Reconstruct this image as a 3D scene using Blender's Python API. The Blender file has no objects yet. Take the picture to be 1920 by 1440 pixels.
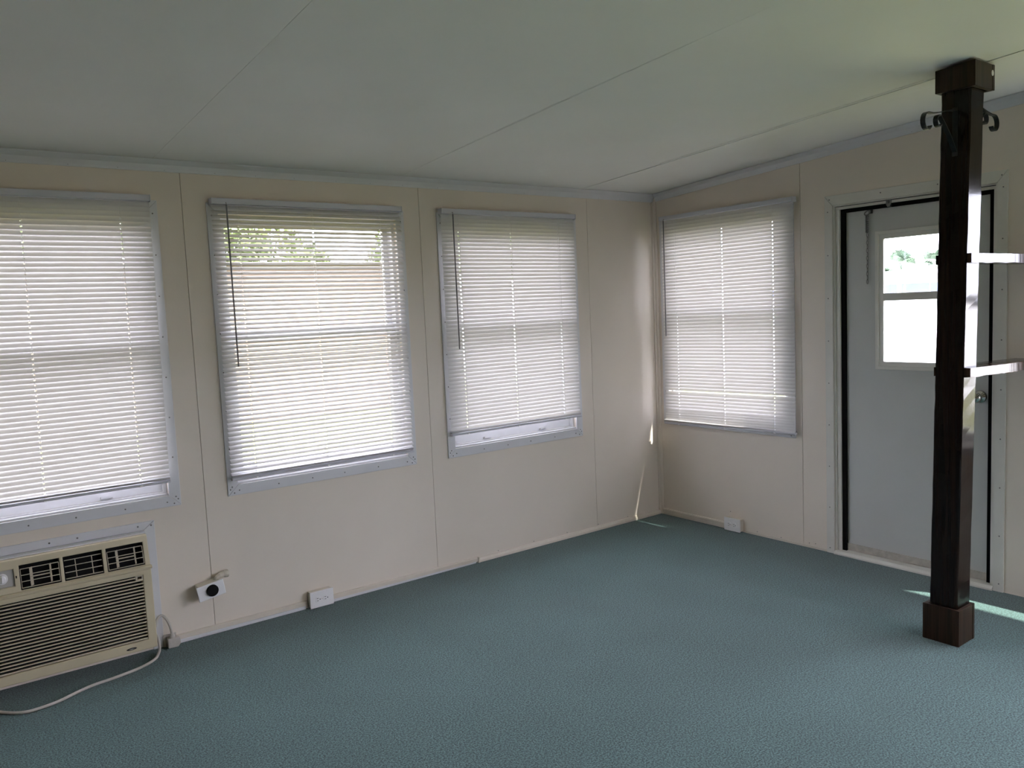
import bpy, bmesh, math, random
from mathutils import Vector, Matrix
random.seed(7)
scene = bpy.context.scene
COL = scene.collection

# ------------------------------------------------------------------ camera
cam_d = bpy.data.cameras.new('camera')
cam = bpy.data.objects.new('camera', cam_d)
COL.objects.link(cam)
cam_d.sensor_fit = 'HORIZONTAL'
cam_d.sensor_width = 36.0
cam_d.lens = 1520.7 / 1920 * 36.0
cam_d.clip_start = 0.05
cam_d.clip_end = 500
YAW, PITCH, ROLL = 0.6432, 0.0922, -0.0437
fw = Vector((math.sin(YAW) * math.cos(PITCH), math.cos(YAW) * math.cos(PITCH), -math.sin(PITCH)))
r0 = Vector((math.cos(YAW), -math.sin(YAW), 0))
u0 = r0.cross(fw)
rt = r0 * math.cos(ROLL) + u0 * math.sin(ROLL)
up = -r0 * math.sin(ROLL) + u0 * math.cos(ROLL)
cam.matrix_world = Matrix(((rt.x, up.x, -fw.x, -4.1224), (rt.y, up.y, -fw.y, -3.8398), (rt.z, up.z, -fw.z, 1.4592), (0, 0, 0, 1)))
scene.camera = cam

# ------------------------------------------------------------------ sky, sun, exposure
world = bpy.data.worlds.new('hazy_sky')
scene.world = world
world.use_nodes = True
bg = world.node_tree.nodes['Background']
bg.inputs['Color'].default_value = (0.95, 0.945, 1.14, 1)
bg.inputs['Strength'].default_value = 1.9
sun_d = bpy.data.lights.new('sun', 'SUN')
sun_d.energy = 3.6
sun_d.angle = math.radians(0.6)
sun_d.color = (1.0, 0.95, 0.86)
sun = bpy.data.objects.new('sun', sun_d)
COL.objects.link(sun)
SUN_DIR = Vector((-0.30, 0.65, -1.0)).normalized()
sun.rotation_euler = SUN_DIR.to_track_quat('-Z', 'Y').to_euler()
sun.location = (8, -16, 25)
scene.view_settings.view_transform = 'Standard'
scene.view_settings.look = 'None'
scene.view_settings.gamma = 1.0
scene.view_settings.use_curve_mapping = False
scene.view_settings.exposure = 3.05
scene.cycles.max_bounces = 14
scene.cycles.diffuse_bounces = 8
scene.cycles.glossy_bounces = 4
scene.cycles.transmission_bounces = 10
scene.cycles.transparent_max_bounces = 24
scene.cycles.caustics_reflective = False
scene.cycles.caustics_refractive = False
scene.cycles.sample_clamp_indirect = 6.0


# ------------------------------------------------------------------ materials
def lin(c):
    c /= 255.0
    return c / 12.92 if c <= 0.04045 else ((c + 0.055) / 1.055) ** 2.4


def srgb(r, g, b):
    return (lin(r), lin(g), lin(b), 1)


def new_mat(name):
    m = bpy.data.materials.new(name)
    m.use_nodes = True
    nt = m.node_tree
    return m, nt, nt.nodes['Principled BSDF']


def mat(name, col, rough=0.5, var=0.06, scale=8.0, bump=0.0, bscale=60.0, stretch=(1, 1, 1), metal=0.0, spec=0.5, col2=None):
    """plain painted / moulded surface: base colour with a soft mottling and a fine relief"""
    m, nt, b = new_mat(name)
    N, L = nt.nodes, nt.links
    tc = N.new('ShaderNodeTexCoord')
    mp = N.new('ShaderNodeMapping')
    mp.inputs['Scale'].default_value = stretch
    L.new(tc.outputs['Object'], mp.inputs['Vector'])
    nz = N.new('ShaderNodeTexNoise')
    nz.inputs['Scale'].default_value = scale
    nz.inputs['Detail'].default_value = 6
    L.new(mp.outputs['Vector'], nz.inputs['Vector'])
    cr = N.new('ShaderNodeValToRGB')
    c2 = col2 if col2 else tuple(min(1, c * (1 - 2 * var)) for c in col[:3]) + (1,)
    cr.color_ramp.elements[0].position = 0.3
    cr.color_ramp.elements[1].position = 0.7
    cr.color_ramp.elements[0].color = c2
    cr.color_ramp.elements[1].color = col
    L.new(nz.outputs['Fac'], cr.inputs['Fac'])
    L.new(cr.outputs['Color'], b.inputs['Base Color'])
    b.inputs['Roughness'].default_value = rough
    b.inputs['Metallic'].default_value = metal
    b.inputs['Specular IOR Level'].default_value = spec
    if bump:
        n2 = N.new('ShaderNodeTexNoise')
        n2.inputs['Scale'].default_value = bscale
        n2.inputs['Detail'].default_value = 4
        L.new(mp.outputs['Vector'], n2.inputs['Vector'])
        bp = N.new('ShaderNodeBump')
        bp.inputs['Strength'].default_value = bump
        bp.inputs['Distance'].default_value = 0.004
        L.new(n2.outputs['Fac'], bp.inputs['Height'])
        L.new(bp.outputs['Normal'], b.inputs['Normal'])
    return m


def carpet_mat():
    m, nt, b = new_mat('teal_carpet')
    N, L = nt.nodes, nt.links
    tc = N.new('ShaderNodeTexCoord')

    def noise(s, d=3):
        n = N.new('ShaderNodeTexNoise')
        n.inputs['Scale'].default_value = s
        n.inputs['Detail'].default_value = d
        L.new(tc.outputs['Object'], n.inputs['Vector'])
        return n

    def ramp(n, p0, c0, p1, c1):
        r = N.new('ShaderNodeValToRGB')
        r.color_ramp.elements[0].position = p0
        r.color_ramp.elements[1].position = p1
        r.color_ramp.elements[0].color = c0
        r.color_ramp.elements[1].color = c1
        L.new(n.outputs['Fac'], r.inputs['Fac'])
        return r

    def mix(kind, fac, a, bb):
        x = N.new('ShaderNodeMix')
        x.data_type = 'RGBA'
        x.blend_type = kind
        x.inputs['Factor'].default_value = fac
        L.new(a.outputs[0] if a.type != 'MIX' else a.outputs['Result'], x.inputs['A'])
        L.new(bb.outputs[0], x.inputs['B'])
        return x
    base = ramp(noise(170, 2), 0.37, (0.007, 0.027, 0.025, 1), 0.64, (0.080, 0.166, 0.156, 1))
    blot = ramp(noise(3.0, 5), 0.3, (0.86, 0.88, 0.88, 1), 0.7, (1.06, 1.04, 1.04, 1))
    fleck = ramp(noise(95, 2), 0.30, (0.62, 0.68, 0.66, 1), 0.44, (1, 1, 1, 1))
    c = mix('MULTIPLY', 1.0, base, blot)
    c = mix('MULTIPLY', 0.8, c, fleck)
    L.new(c.outputs['Result'], b.inputs['Base Color'])
    b.inputs['Roughness'].default_value = 0.95
    b.inputs['Specular IOR Level'].default_value = 0.15
    b.inputs['Sheen Weight'].default_value = 0.25
    b.inputs['Sheen Roughness'].default_value = 0.5
    bp = N.new('ShaderNodeBump')
    bp.inputs['Strength'].default_value = 0.25
    bp.inputs['Distance'].default_value = 0.004
    L.new(noise(300, 3).outputs['Fac'], bp.inputs['Height'])
    L.new(bp.outputs['Normal'], b.inputs['Normal'])
    return m


def slat_mat():
    m, nt, b = new_mat('white_vinyl_slat')
    N, L = nt.nodes, nt.links
    b.inputs['Base Color'].default_value = (0.63, 0.62, 0.63, 1)
    b.inputs['Roughness'].default_value = 0.45
    b.inputs['Specular IOR Level'].default_value = 0.3
    tr = N.new('ShaderNodeBsdfTranslucent')
    tr.inputs['Color'].default_value = (0.97, 0.89, 0.74, 1)
    mx = N.new('ShaderNodeMixShader')
    mx.inputs['Fac'].default_value = 0.062
    L.new(b.outputs[0], mx.inputs[1])
    L.new(tr.outputs[0], mx.inputs[2])
    L.new(mx.outputs[0], N['Material Output'].inputs['Surface'])
    return m


def glass_mat():
    m, nt, b = new_mat('clear_window_glass')
    N, L = nt.nodes, nt.links
    t = N.new('ShaderNodeBsdfTransparent')
    t.inputs['Color'].default_value = (0.98, 0.99, 0.985, 1)
    g = N.new('ShaderNodeBsdfGlossy')
    g.inputs['Roughness'].default_value = 0.02
    lw = N.new('ShaderNodeLayerWeight')
    lw.inputs['Blend'].default_value = 0.5
    pw = N.new('ShaderNodeMath')
    pw.operation = 'POWER'
    pw.inputs[1].default_value = 5.0
    L.new(lw.outputs['Facing'], pw.inputs[0])
    ma = N.new('ShaderNodeMath')
    ma.operation = 'MULTIPLY_ADD'
    ma.inputs[1].default_value = 0.70
    ma.inputs[2].default_value = 0.02
    L.new(pw.outputs[0], ma.inputs[0])
    mx = N.new('ShaderNodeMixShader')
    L.new(ma.outputs[0], mx.inputs['Fac'])
    L.new(t.outputs[0], mx.inputs[1])
    L.new(g.outputs[0], mx.inputs[2])
    L.new(mx.outputs[0], N['Material Output'].inputs['Surface'])
    return m


def wood_mat(name, dark, light, rough):
    m, nt, b = new_mat(name)
    N, L = nt.nodes, nt.links
    tc = N.new('ShaderNodeTexCoord')
    mp = N.new('ShaderNodeMapping')
    mp.inputs['Scale'].default_value = (38, 38, 1.6)
    L.new(tc.outputs['Object'], mp.inputs['Vector'])
    nz = N.new('ShaderNodeTexNoise')
    nz.inputs['Scale'].default_value = 1.6
    nz.inputs['Detail'].default_value = 7
    nz.inputs['Distortion'].default_value = 0.8
    L.new(mp.outputs['Vector'], nz.inputs['Vector'])
    cr = N.new('ShaderNodeValToRGB')
    cr.color_ramp.elements[0].position = 0.35
    cr.color_ramp.elements[1].position = 0.72
    cr.color_ramp.elements[0].color = dark
    cr.color_ramp.elements[1].color = light
    L.new(nz.outputs['Fac'], cr.inputs['Fac'])
    L.new(cr.outputs['Color'], b.inputs['Base Color'])
    b.inputs['Roughness'].default_value = rough
    b.inputs['Specular IOR Level'].default_value = 0.20
    bp = N.new('ShaderNodeBump')
    bp.inputs['Strength'].default_value = 0.12
    bp.inputs['Distance'].default_value = 0.002
    L.new(nz.outputs['Fac'], bp.inputs['Height'])
    L.new(bp.outputs['Normal'], b.inputs['Normal'])
    return m


M = {
    'wall': mat('cream_wall_panel', (0.745, 0.665, 0.575, 1), 0.42, 0.02, 3.0, 0.03, 120),
    'fillcut': mat('brown_fill_cut_wall', (0.30, 0.24, 0.18, 1), 0.5, 0.15, 4, stretch=(6, 6, 0.5)),  # invented dark finish for the unseen walls, soaks up fill light
    'ceiling': mat('off_white_ceiling_panel', (0.87, 0.855, 0.825, 1), 0.6, 0.02, 2.5, 0.05, 60),
    'trim': mat('white_painted_trim', (0.66, 0.655, 0.67, 1), 0.4, 0.02, 10),
    'doortrim': mat('cream_painted_door_trim', (0.66, 0.64, 0.585, 1), 0.4, 0.03, 10),
    'raceway': mat('cream_plastic_raceway', (0.68, 0.61, 0.52, 1), 0.45, 0.04, 12),
    'carpet': carpet_mat(),
    'slat': slat_mat(),
    'blindmetal': mat('white_enamelled_headrail', (0.58, 0.58, 0.63, 1), 0.35, 0.01, 10),
    'cord': mat('white_woven_cord', (0.75, 0.75, 0.73, 1), 0.8, 0.05, 200),
    'wand': mat('smoky_plastic_wand', (0.20, 0.20, 0.22, 1), 0.25, 0.05, 30),
    'alu': mat('white_aluminium_sash', (0.66, 0.66, 0.68, 1), 0.4, 0.02, 20),
    'glass': glass_mat(),
    'screw': mat('dull_steel_screw', (0.22, 0.21, 0.20, 1), 0.45, 0.1, 300, metal=0.8),
    'steel': mat('galvanised_steel', (0.20, 0.19, 0.18, 1), 0.32, 0.1, 120, metal=0.9),
    'chrome': mat('brushed_chrome', (0.62, 0.60, 0.57, 1), 0.2, 0.04, 80, metal=1.0),
    'door': mat('grey_white_door_paint', (0.52, 0.525, 0.50, 1), 0.45, 0.02, 4),
    'gasket': mat('black_rubber_gasket', (0.006, 0.006, 0.006, 1), 0.9, 0.1, 60, spec=0.1),
    'dirty': mat('soiled_aluminium_sweep', (0.48, 0.44, 0.38, 1), 0.5, 0.12, 30),
    'post': wood_mat('dark_varnished_post', (0.004, 0.0028, 0.0025, 1), (0.017, 0.0085, 0.0055, 1), 0.15),
    'postboard': wood_mat('dark_walnut_stain_board', (0.012, 0.0065, 0.0042, 1), (0.048, 0.026, 0.015, 1), 0.30),
    'shelf': wood_mat('varnished_shelf_board', (0.012, 0.006, 0.004, 1), (0.055, 0.024, 0.014, 1), 0.15),
    'iron': mat('black_wrought_iron', (0.010, 0.010, 0.011, 1), 0.4, 0.2, 90, metal=0.3),
    'ac': mat('aged_cream_plastic', (0.62, 0.54, 0.37, 1), 0.42, 0.06, 6),
    'acgrille': mat('aged_grey_cream_grille', (0.56, 0.49, 0.37, 1), 0.45, 0.06, 6),
    'black': mat('black_plastic', (0.004, 0.004, 0.004, 1), 0.6, 0.1, 60, spec=0.15),
    'silver': mat('silver_grey_control_panel', (0.45, 0.43, 0.40, 1), 0.35, 0.05, 20),
    'cable': mat('grey_beige_rubber_cable', (0.50, 0.46, 0.41, 1), 0.5, 0.06, 50),
    'plate': mat('white_plastic_cover_plate', (0.80, 0.79, 0.79, 1), 0.3, 0.01, 20),
    'ivory': mat('ivory_metal_box', (0.66, 0.60, 0.50, 1), 0.4, 0.04, 30),
    'siding': mat('beige_lap_siding', (0.19, 0.135, 0.09, 1), 0.6, 0.05, 2),
    'extwhite': mat('white_house_paint', (0.78, 0.78, 0.77, 1), 0.6, 0.03, 2),
    'shingle': mat('weathered_tan_shingle', (0.16, 0.14, 0.11, 1), 0.9, 0.15, 3),
    'roofing': mat('pale_metal_roofing', (0.72, 0.72, 0.72, 1), 0.5, 0.05, 1),
    'darkglass': mat('shaded_blue_window_glass', (0.05, 0.07, 0.14, 1), 0.15, 0.1, 1),
    'grass': mat('sunlit_lawn', (0.100, 0.100, 0.027, 1), 0.9, 0.2, 2.0, 0.5, 40, col2=(0.060, 0.064, 0.016, 1)),
    'soil': mat('dark_soil', (0.10, 0.085, 0.065, 1), 0.9, 0.2, 2.0, 0.4, 30),  # dark tone chosen to bounce little light indoors
    'concrete': mat('pale_concrete_paving', (0.62, 0.60, 0.58, 1), 0.85, 0.06, 1.5, 0.1, 30),
    'leaf': mat('broad_green_leaf', (0.15, 0.20, 0.055, 1), 0.6, 0.25, 3),
    'palm': mat('palm_frond_green', (0.10, 0.155, 0.10, 1), 0.6, 0.2, 2),
    'bark': mat('rough_tree_bark', (0.20, 0.15, 0.10, 1), 0.9, 0.2, 6, 0.6, 20),
}

# ------------------------------------------------------------------ mesh helpers
WL = {}  # world location of every object built (none of the parents is rotated while building)


def left_tf(u, v, z):      # window wall: u runs along +x, v into the room (-y)
    return (u, -v, z)


def right_tf(u, v, z):     # door wall: u runs along -y from the corner, v into the room (-x)
    return (-v, -u, z)


def back_tf(u, v, z):      # wall behind the viewer: u along +x, v into the room (+y)
    return (u, YB + v, z)


def ident(u, v, z):
    return (u, v, z)


class MB:
    def __init__(self, tf=ident):
        self.v, self.f, self.tf = [], [], tf

    def add(self, vs, fs):
        n = len(self.v)
        self.v += [Vector(self.tf(*p)) for p in vs]
        self.f += [tuple(i + n for i in f) for f in fs]
        return self

    def box(self, a, b, mtx=None):
        (x0, y0, z0), (x1, y1, z1) = a, b
        vs = [(x0, y0, z0), (x1, y0, z0), (x1, y1, z0), (x0, y1, z0), (x0, y0, z1), (x1, y0, z1), (x1, y1, z1), (x0, y1, z1)]
        if mtx:
            vs = [tuple(mtx @ Vector(p)) for p in vs]
        return self.add(vs, [(0, 3, 2, 1), (4, 5, 6, 7), (0, 1, 5, 4), (1, 2, 6, 5), (2, 3, 7, 6), (3, 0, 4, 7)])

    def hexa(self, vs):
        return self.add(vs, [(0, 3, 2, 1), (4, 5, 6, 7), (0, 1, 5, 4), (1, 2, 6, 5), (2, 3, 7, 6), (3, 0, 4, 7)])

    def prism(self, poly, fn, t0, t1):
        """poly: 2D outline; fn(a, b, t) -> 3D point; extruded from t0 to t1"""
        n = len(poly)
        vs = [fn(a, b, t0) for a, b in poly] + [fn(a, b, t1) for a, b in poly]
        fs = [tuple(range(n))[::-1], tuple(range(n, 2 * n))] + [(i, (i + 1) % n, n + (i + 1) % n, n + i) for i in range(n)]
        return self.add(vs, fs)

    def tube(self, pts, r, n=8, closed=False, flat=1.0, caps=True):
        pts = [Vector(p) for p in pts]
        m = len(pts)
        rs = r if isinstance(r, (list, tuple)) else [r] * m
        rings, prev = [], None
        for i, p in enumerate(pts):
            if closed:
                t = (pts[(i + 1) % m] - pts[i - 1]).normalized()
            else:
                t = (pts[min(i + 1, m - 1)] - pts[max(i - 1, 0)]).normalized()
            if prev is None:
                a = Vector((0, 0, 1)) if abs(t.z) < 0.9 else Vector((1, 0, 0))
                s = t.cross(a).normalized()
            else:
                s = (prev - t * prev.dot(t)).normalized()
            prev = s
            w = t.cross(s)
            rings.append([tuple(p + s * rs[i] * math.cos(2 * math.pi * k / n) + w * rs[i] * flat * math.sin(2 * math.pi * k / n)) for k in range(n)])
        vs = [q for ring in rings for q in ring]
        fs = []
        for i in range(m if closed else m - 1):
            j = (i + 1) % m
            fs += [(i * n + k, i * n + (k + 1) % n, j * n + (k + 1) % n, j * n + k) for k in range(n)]
        if not closed and caps:
            fs += [tuple(range(n))[::-1], tuple((m - 1) * n + k for k in range(n))]
        return self.add(vs, fs)

    def lathe(self, prof, fn, n=20):
        """prof: (radius, height) pairs; fn(a, b, h) -> 3D point"""
        vs, fs = [], []
        for r, h in prof:
            vs += [fn(r * math.cos(2 * math.pi * k / n), r * math.sin(2 * math.pi * k / n), h) for k in range(n)]
        for i in range(len(prof) - 1):
            fs += [(i * n + k, i * n + (k + 1) % n, (i + 1) * n + (k + 1) % n, (i + 1) * n + k) for k in range(n)]
        fs += [tuple(range(n))[::-1], tuple((len(prof) - 1) * n + k for k in range(n))]
        return self.add(vs, fs)

    def panel(self, u0, u1, z0, z1, v0, v1, holes=(), ztop=None):
        """slab in the u-z plane with rectangular holes (u0, u1, z0, z1), its top edge optionally following ztop(u)"""
        us = sorted({u0, u1} | {c for h in holes for c in h[:2] if u0 < c < u1})
        zs = sorted({z0, z1} | {c for h in holes for c in h[2:] if z0 < c < z1})
        nu, nz = len(us) - 1, len(zs) - 1

        def solid(i, k):
            if not (0 <= i < nu and 0 <= k < nz):
                return False
            cu, cz = (us[i] + us[i + 1]) / 2, (zs[k] + zs[k + 1]) / 2
            return not any(h[0] < cu < h[1] and h[2] < cz < h[3] for h in holes)

        def Z(i, k):
            return ztop(us[i]) if ztop and k == nz else zs[k]
        idx, vs, fs = {}, [], []

        def vert(i, k, s):
            if (i, k, s) not in idx:
                idx[(i, k, s)] = len(vs)
                vs.append((us[i], v1 if s else v0, Z(i, k)))
            return idx[(i, k, s)]
        for i in range(nu):
            for k in range(nz):
                if not solid(i, k):
                    continue
                for s in (0, 1):
                    fs.append((vert(i, k, s), vert(i + 1, k, s), vert(i + 1, k + 1, s), vert(i, k + 1, s)))
                for di, dk, e in ((-1, 0, ((i, k), (i, k + 1))), (1, 0, ((i + 1, k), (i + 1, k + 1))), (0, -1, ((i, k), (i + 1, k))), (0, 1, ((i, k + 1), (i + 1, k + 1)))):
                    if not solid(i + di, k + dk):
                        a, b = e
                        fs.append((vert(*a, 0), vert(*b, 0), vert(*b, 1), vert(*a, 1)))
        return self.add(vs, fs)

    def mesh(self, name, m, smooth=False, center=None):
        c = center
        if c is None:
            lo = Vector([min(p[i] for p in self.v) for i in range(3)])
            hi = Vector([max(p[i] for p in self.v) for i in range(3)])
            c = (lo + hi) / 2
        me = bpy.data.meshes.new(name)
        me.from_pydata([tuple(p - c) for p in self.v], [], self.f)
        bm = bmesh.new()
        bm.from_mesh(me)
        bmesh.ops.recalc_face_normals(bm, faces=bm.faces)
        bm.to_mesh(me)
        bm.free()
        me.materials.append(m)
        if smooth:
            me.polygons.foreach_set('use_smooth', [True] * len(me.polygons))
        me.update()
        return me, c

    def build(self, name, m, parent=None, smooth=False, bevel=0.0, origin=None):
        me, c = self.mesh(name, m, smooth, origin)
        return place(name, me, c, parent, bevel)


def place(name, me, c, parent=None, bevel=0.0):
    o = bpy.data.objects.new(name, me)
    COL.objects.link(o)
    c = Vector(c)
    WL[o.name] = c
    if parent:
        o.parent = parent
        o.location = c - WL[parent.name]
    else:
        o.location = c
    if bevel:
        b = o.modifiers.new('edge', 'BEVEL')
        b.width = bevel
        b.segments = 2
        b.limit_method = 'ANGLE'
        b.angle_limit = math.radians(40)
    return o


def empty(name, loc, parent=None):
    o = bpy.data.objects.new(name, None)
    COL.objects.link(o)
    o.empty_display_size = 0.05
    WL[o.name] = Vector(loc)
    o.location = Vector(loc) - (WL[parent.name] if parent else Vector((0, 0, 0)))
    if parent:
        o.parent = parent
    return o


def tag(o, label, cat=None, group=None, kind=None):
    if label:
        o['label'] = label
    if cat:
        o['category'] = cat
    if group:
        o['group'] = group
    if kind:
        o['kind'] = kind
    return o


def struct(o, label, cat='structure'):
    return tag(o, label, cat, None, 'structure')


def stuff(o):
    o['kind'] = 'stuff'
    return o


def screws(tf, pts, v, name, parent, r=0.0034):
    mb = MB(tf)
    for u, z in pts:
        mb.lathe([(r, v - 0.001), (r, v + 0.0008), (r * 0.6, v + 0.0018)], lambda a, b, h, u=u, z=z: (u + a, h, z + b), 8)
    return stuff(mb.build(name, M['screw'], parent))


# ------------------------------------------------------------------ the room
SL = 0.065           # ceiling rise per metre away from the window wall
H0 = 2.18            # ceiling height at the window wall
XL, YB = -6.6, -6.6  # far ends of the room


def ceil_z(y):
    return H0 - SL * y


GRADE = -0.40
WINS = {1: (-4.190, -3.163), 2: (-2.950, -1.922), 3: (-1.716, -0.701)}   # outer edges of the casings, window wall
ZB, ZT, CW = 0.636, 2.004, 0.050
W4 = (0.062, 1.083)
W5 = (2.440, 3.462)
W6 = (3.560, 4.960)  # added opening, unseen, brings in more daylight from the right
W7 = (5.060, 6.460)  # second added opening out of view, more side light
ZB6 = -0.020   # foot of the added full-height daylight openings
DOOR = (1.278, 2.205, 1.997)   # outer casing
DO = (1.325, 2.157, 1.942)     # opening


def hole(w, zb=None):
    return (w[0] + CW, w[1] - CW, (ZB if zb is None else zb) + CW, ZT - CW)


ACB = (-3.998, -3.335, 0.047, 0.545)

floor = struct(MB().box((XL, YB, -0.12), (0.0, 0.0, 0.0)).build('floor', M['carpet'], origin=Vector((0, 0, 0))), 'speckled teal low pile carpet covering the whole floor', 'floor')

# window wall: backing plus one panel per sheet
holesL = [hole(WINS[k]) for k in WINS] + [(ACB[0] - 0.004, ACB[1] + 0.004, 0.035, ACB[3] + 0.006)]
wl = struct(MB(left_tf).panel(XL, 0.12, -0.12, H0 + 0.02, -0.012, -0.10, holesL).build('wall_left', M['wall']), 'cream panelled wall with three blinded windows in a row', 'wall')
SEAM_L = [XL, -4.287, -3.055, -1.821, -0.598, 0.0]
for a, b in zip(SEAM_L, SEAM_L[1:]):
    MB(left_tf).panel(a + 0.0009, b - (0.0009 if b < 0 else 0), 0.0, H0, 0.0, -0.0119, holesL).build('wall_panel', M['wall'], wl, bevel=0.001)
# door wall
holesR = [hole(W4), hole(W5), hole(W6, ZB6), hole(W7, ZB6), (DO[0], DO[1], -0.01, DO[2])]
zt = lambda u: ceil_z(-u)
wr = struct(MB(right_tf).panel(0.0, -YB, -0.12, H0, -0.012, -0.10, [hole(W4), hole(W5), hole(W6, ZB6), hole(W7, ZB6), (DO[0], DO[1], -0.02, DO[2])], lambda u: zt(u) + 0.02).build('wall_right', M['wall']), 'cream wall holding the corner window and the door', 'wall')
SEAM_R = [0.0, 1.123, 2.34, 3.53, 5.01, -YB]
for a, b in zip(SEAM_R, SEAM_R[1:]):
    MB(right_tf).panel(a + (0.0009 if a > 0 else 0), b - 0.0009, -0.0005, H0, 0.0, -0.0119, holesR, zt).build('wall_panel', M['wall'], wr, bevel=0.001)
W8 = (-1.70, -0.20)  # added opening behind the viewer, lights the window wall from the front
wb = struct(MB(back_tf).panel(XL, 0.1, -0.12, ceil_z(YB) + 0.05, 0.0, -0.10, [hole(W8, ZB6)]).build('wall_back', M['fillcut']), 'wall behind the viewer, coloured dark brown to cut fill light', 'wall')
wf = struct(MB().panel(YB, 0.1, -0.12, H0, XL - 0.1, XL, (), lambda y: ceil_z(y) + 0.02).build('wall_far', M['fillcut']), 'end wall out of sight to the left, coloured dark brown to cut fill light', 'wall')
for o in (wf,):   # panel() lays u on x: turn it into the x = const plane
    me = o.data
    c = WL[o.name]
    for vtx in me.vertices:
        w = vtx.co + c
        vtx.co = Vector((w.y, w.x, w.z))
    o.location = (0, 0, 0)
    WL[o.name] = Vector((0, 0, 0))

# ceiling: backing and sheets with real joints
cl = MB()
cl.hexa([(XL, YB, ceil_z(YB) + 0.010), (0, YB, ceil_z(YB) + 0.010), (0, 0, H0 + 0.010), (XL, 0, H0 + 0.010),
         (XL, YB, ceil_z(YB) + 0.03), (0, YB, ceil_z(YB) + 0.03), (0, 0, H0 + 0.03), (XL, 0, H0 + 0.03)])
ceiling = struct(cl.build('ceiling', M['ceiling']), 'off-white sloping panelled ceiling with open joints', 'ceiling')
SEAM_C = [XL, -5.61, -4.39, -3.170, -1.940, -0.660, 0.0]
for i, (a, b) in enumerate(zip(SEAM_C, SEAM_C[1:])):
    mb = MB()
    nx, ny = 6, 28
    vs, fs = [], []
    rnd = random.Random(20 + i)
    for s in (0, 1):
        for iy in range(ny + 1):
            y = YB * iy / ny
            for ix in range(nx + 1):
                t = ix / nx
                ga = 0.0006 + (0.0010 if a == -0.660 else 0)
                x = a + ga + (b - a - ga - (0.0006 if b < 0 else 0)) * t
                sag = 0.0
                edge = max(0, 1 - min(t, 1 - t) * 5)
                if b == -1.940 or a == -1.940:
                    sag -= (0.0035 if (t > 0.5) == (b == -1.940) and edge else 0) * edge * (0.5 + 0.5 * math.sin(y * 2.3 + 1))
                if a == -0.660 and t < 0.5:
                    sag -= 0.006 * edge * max(0, math.sin(math.pi * min(1, -y / 2.9)))
                sag -= 0.003 * math.sin(math.pi * t) * math.sin(y * 1.7 + i)
                if y == 0 or iy == ny:
                    sag = 0
                vs.append((x, y, ceil_z(y) + (0.0098 if s else min(0.004, sag))))
    N_ = (nx + 1) * (ny + 1)
    for s in (0, 1):
        for iy in range(ny):
            for ix in range(nx):
                k = s * N_ + iy * (nx + 1) + ix
                fs.append((k, k + 1, k + nx + 2, k + nx + 1))
    rim = [ix for ix in range(nx + 1)] + [iy * (nx + 1) + nx for iy in range(1, ny + 1)] + [ny * (nx + 1) + ix for ix in range(nx - 1, -1, -1)] + [iy * (nx + 1) for iy in range(ny - 1, 0, -1)]
    for k in range(len(rim)):
        p, q = rim[k], rim[(k + 1) % len(rim)]
        fs.append((p, q, q + N_, p + N_))
    mb.add(vs, fs)
    mb.build('ceiling_panel', M['ceiling'], ceiling)
# wrinkled joint tape under two of the ceiling seams
for xs, ya, yb, w_ in ((-1.940, -0.25, -3.6, 0.017), (-0.672, -0.70, -2.15, 0.012)):
    rnd = random.Random(int(-xs * 100))
    vs, fs = [], []
    n_ = 90
    for i in range(n_ + 1):
        y = ya + (yb - ya) * i / n_
        zc = ceil_z(y) - 0.0042
        for sx, dz in ((-1, 0.0048), (-0.5, 0.0008), (0.5, 0.0008), (1, 0.0048)):
            vs.append((xs + sx * w_ * (1 + rnd.uniform(-.2, .2)), y, zc + dz + rnd.uniform(-.0006, .0006)))
    for i in range(n_):
        fs += [(i * 4 + k, i * 4 + k + 1, i * 4 + k + 5, i * 4 + k + 4) for k in range(3)]
    m_ = MB()
    m_.add(vs, fs)
    m_.build('joint_tape', M['ceiling'], ceiling)
# roof with eaves
OH = 0.445
OB = 0.9   # added rear overhang, unseen, keeps sun out of the back opening
rf = MB()
rf.hexa([(XL - .2, YB - OB, ceil_z(YB - OB) + 0.05), (OH, YB - OB, ceil_z(YB - OB) + 0.05), (OH, OH, H0 + 0.05 - SL * OH), (XL - .2, OH, H0 + 0.05 - SL * OH),
         (XL - .2, YB - OB, ceil_z(YB - OB) + 0.16), (OH, YB - OB, ceil_z(YB - OB) + 0.16), (OH, OH, H0 + 0.16 - SL * OH), (XL - .2, OH, H0 + 0.16 - SL * OH)])
struct(rf.build('roof', M['extwhite']), 'white overhanging flat roof above the room', 'roof')

# crown trims, corner batten, raceways
cove = [(0.0, 0.0), (0.006, 0.0), (0.009, 0.010), (0.016, 0.028), (0.030, 0.044), (0.032, 0.0485), (0.0, 0.0485)]
t1 = struct(MB().prism(cove, lambda a, b, t: (t, -a, 2.130 + b - (SL * -a if b > .04 else 0)), XL, -0.0005).build('trim_1', M['trim']), 'white crown strip along the top of the window wall', 'trim')
t2 = struct(MB().prism(cove, lambda a, b, t: (-a, t, 2.130 + b - SL * t), YB, -0.033).build('trim_2', M['trim']), 'white crown strip rising along the door wall', 'trim')
screws(left_tf, [(-0.12 - 0.2 * i + 0.01 * ((i * 7) % 3), 2.138) for i in range(24)], 0.0065, 'nails', t1, 0.003)
screws(right_tf, [(0.2 + 0.26 * i, 2.138 + SL * (0.2 + 0.26 * i)) for i in range(15)], 0.0065, 'nails', t2, 0.003)
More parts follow.
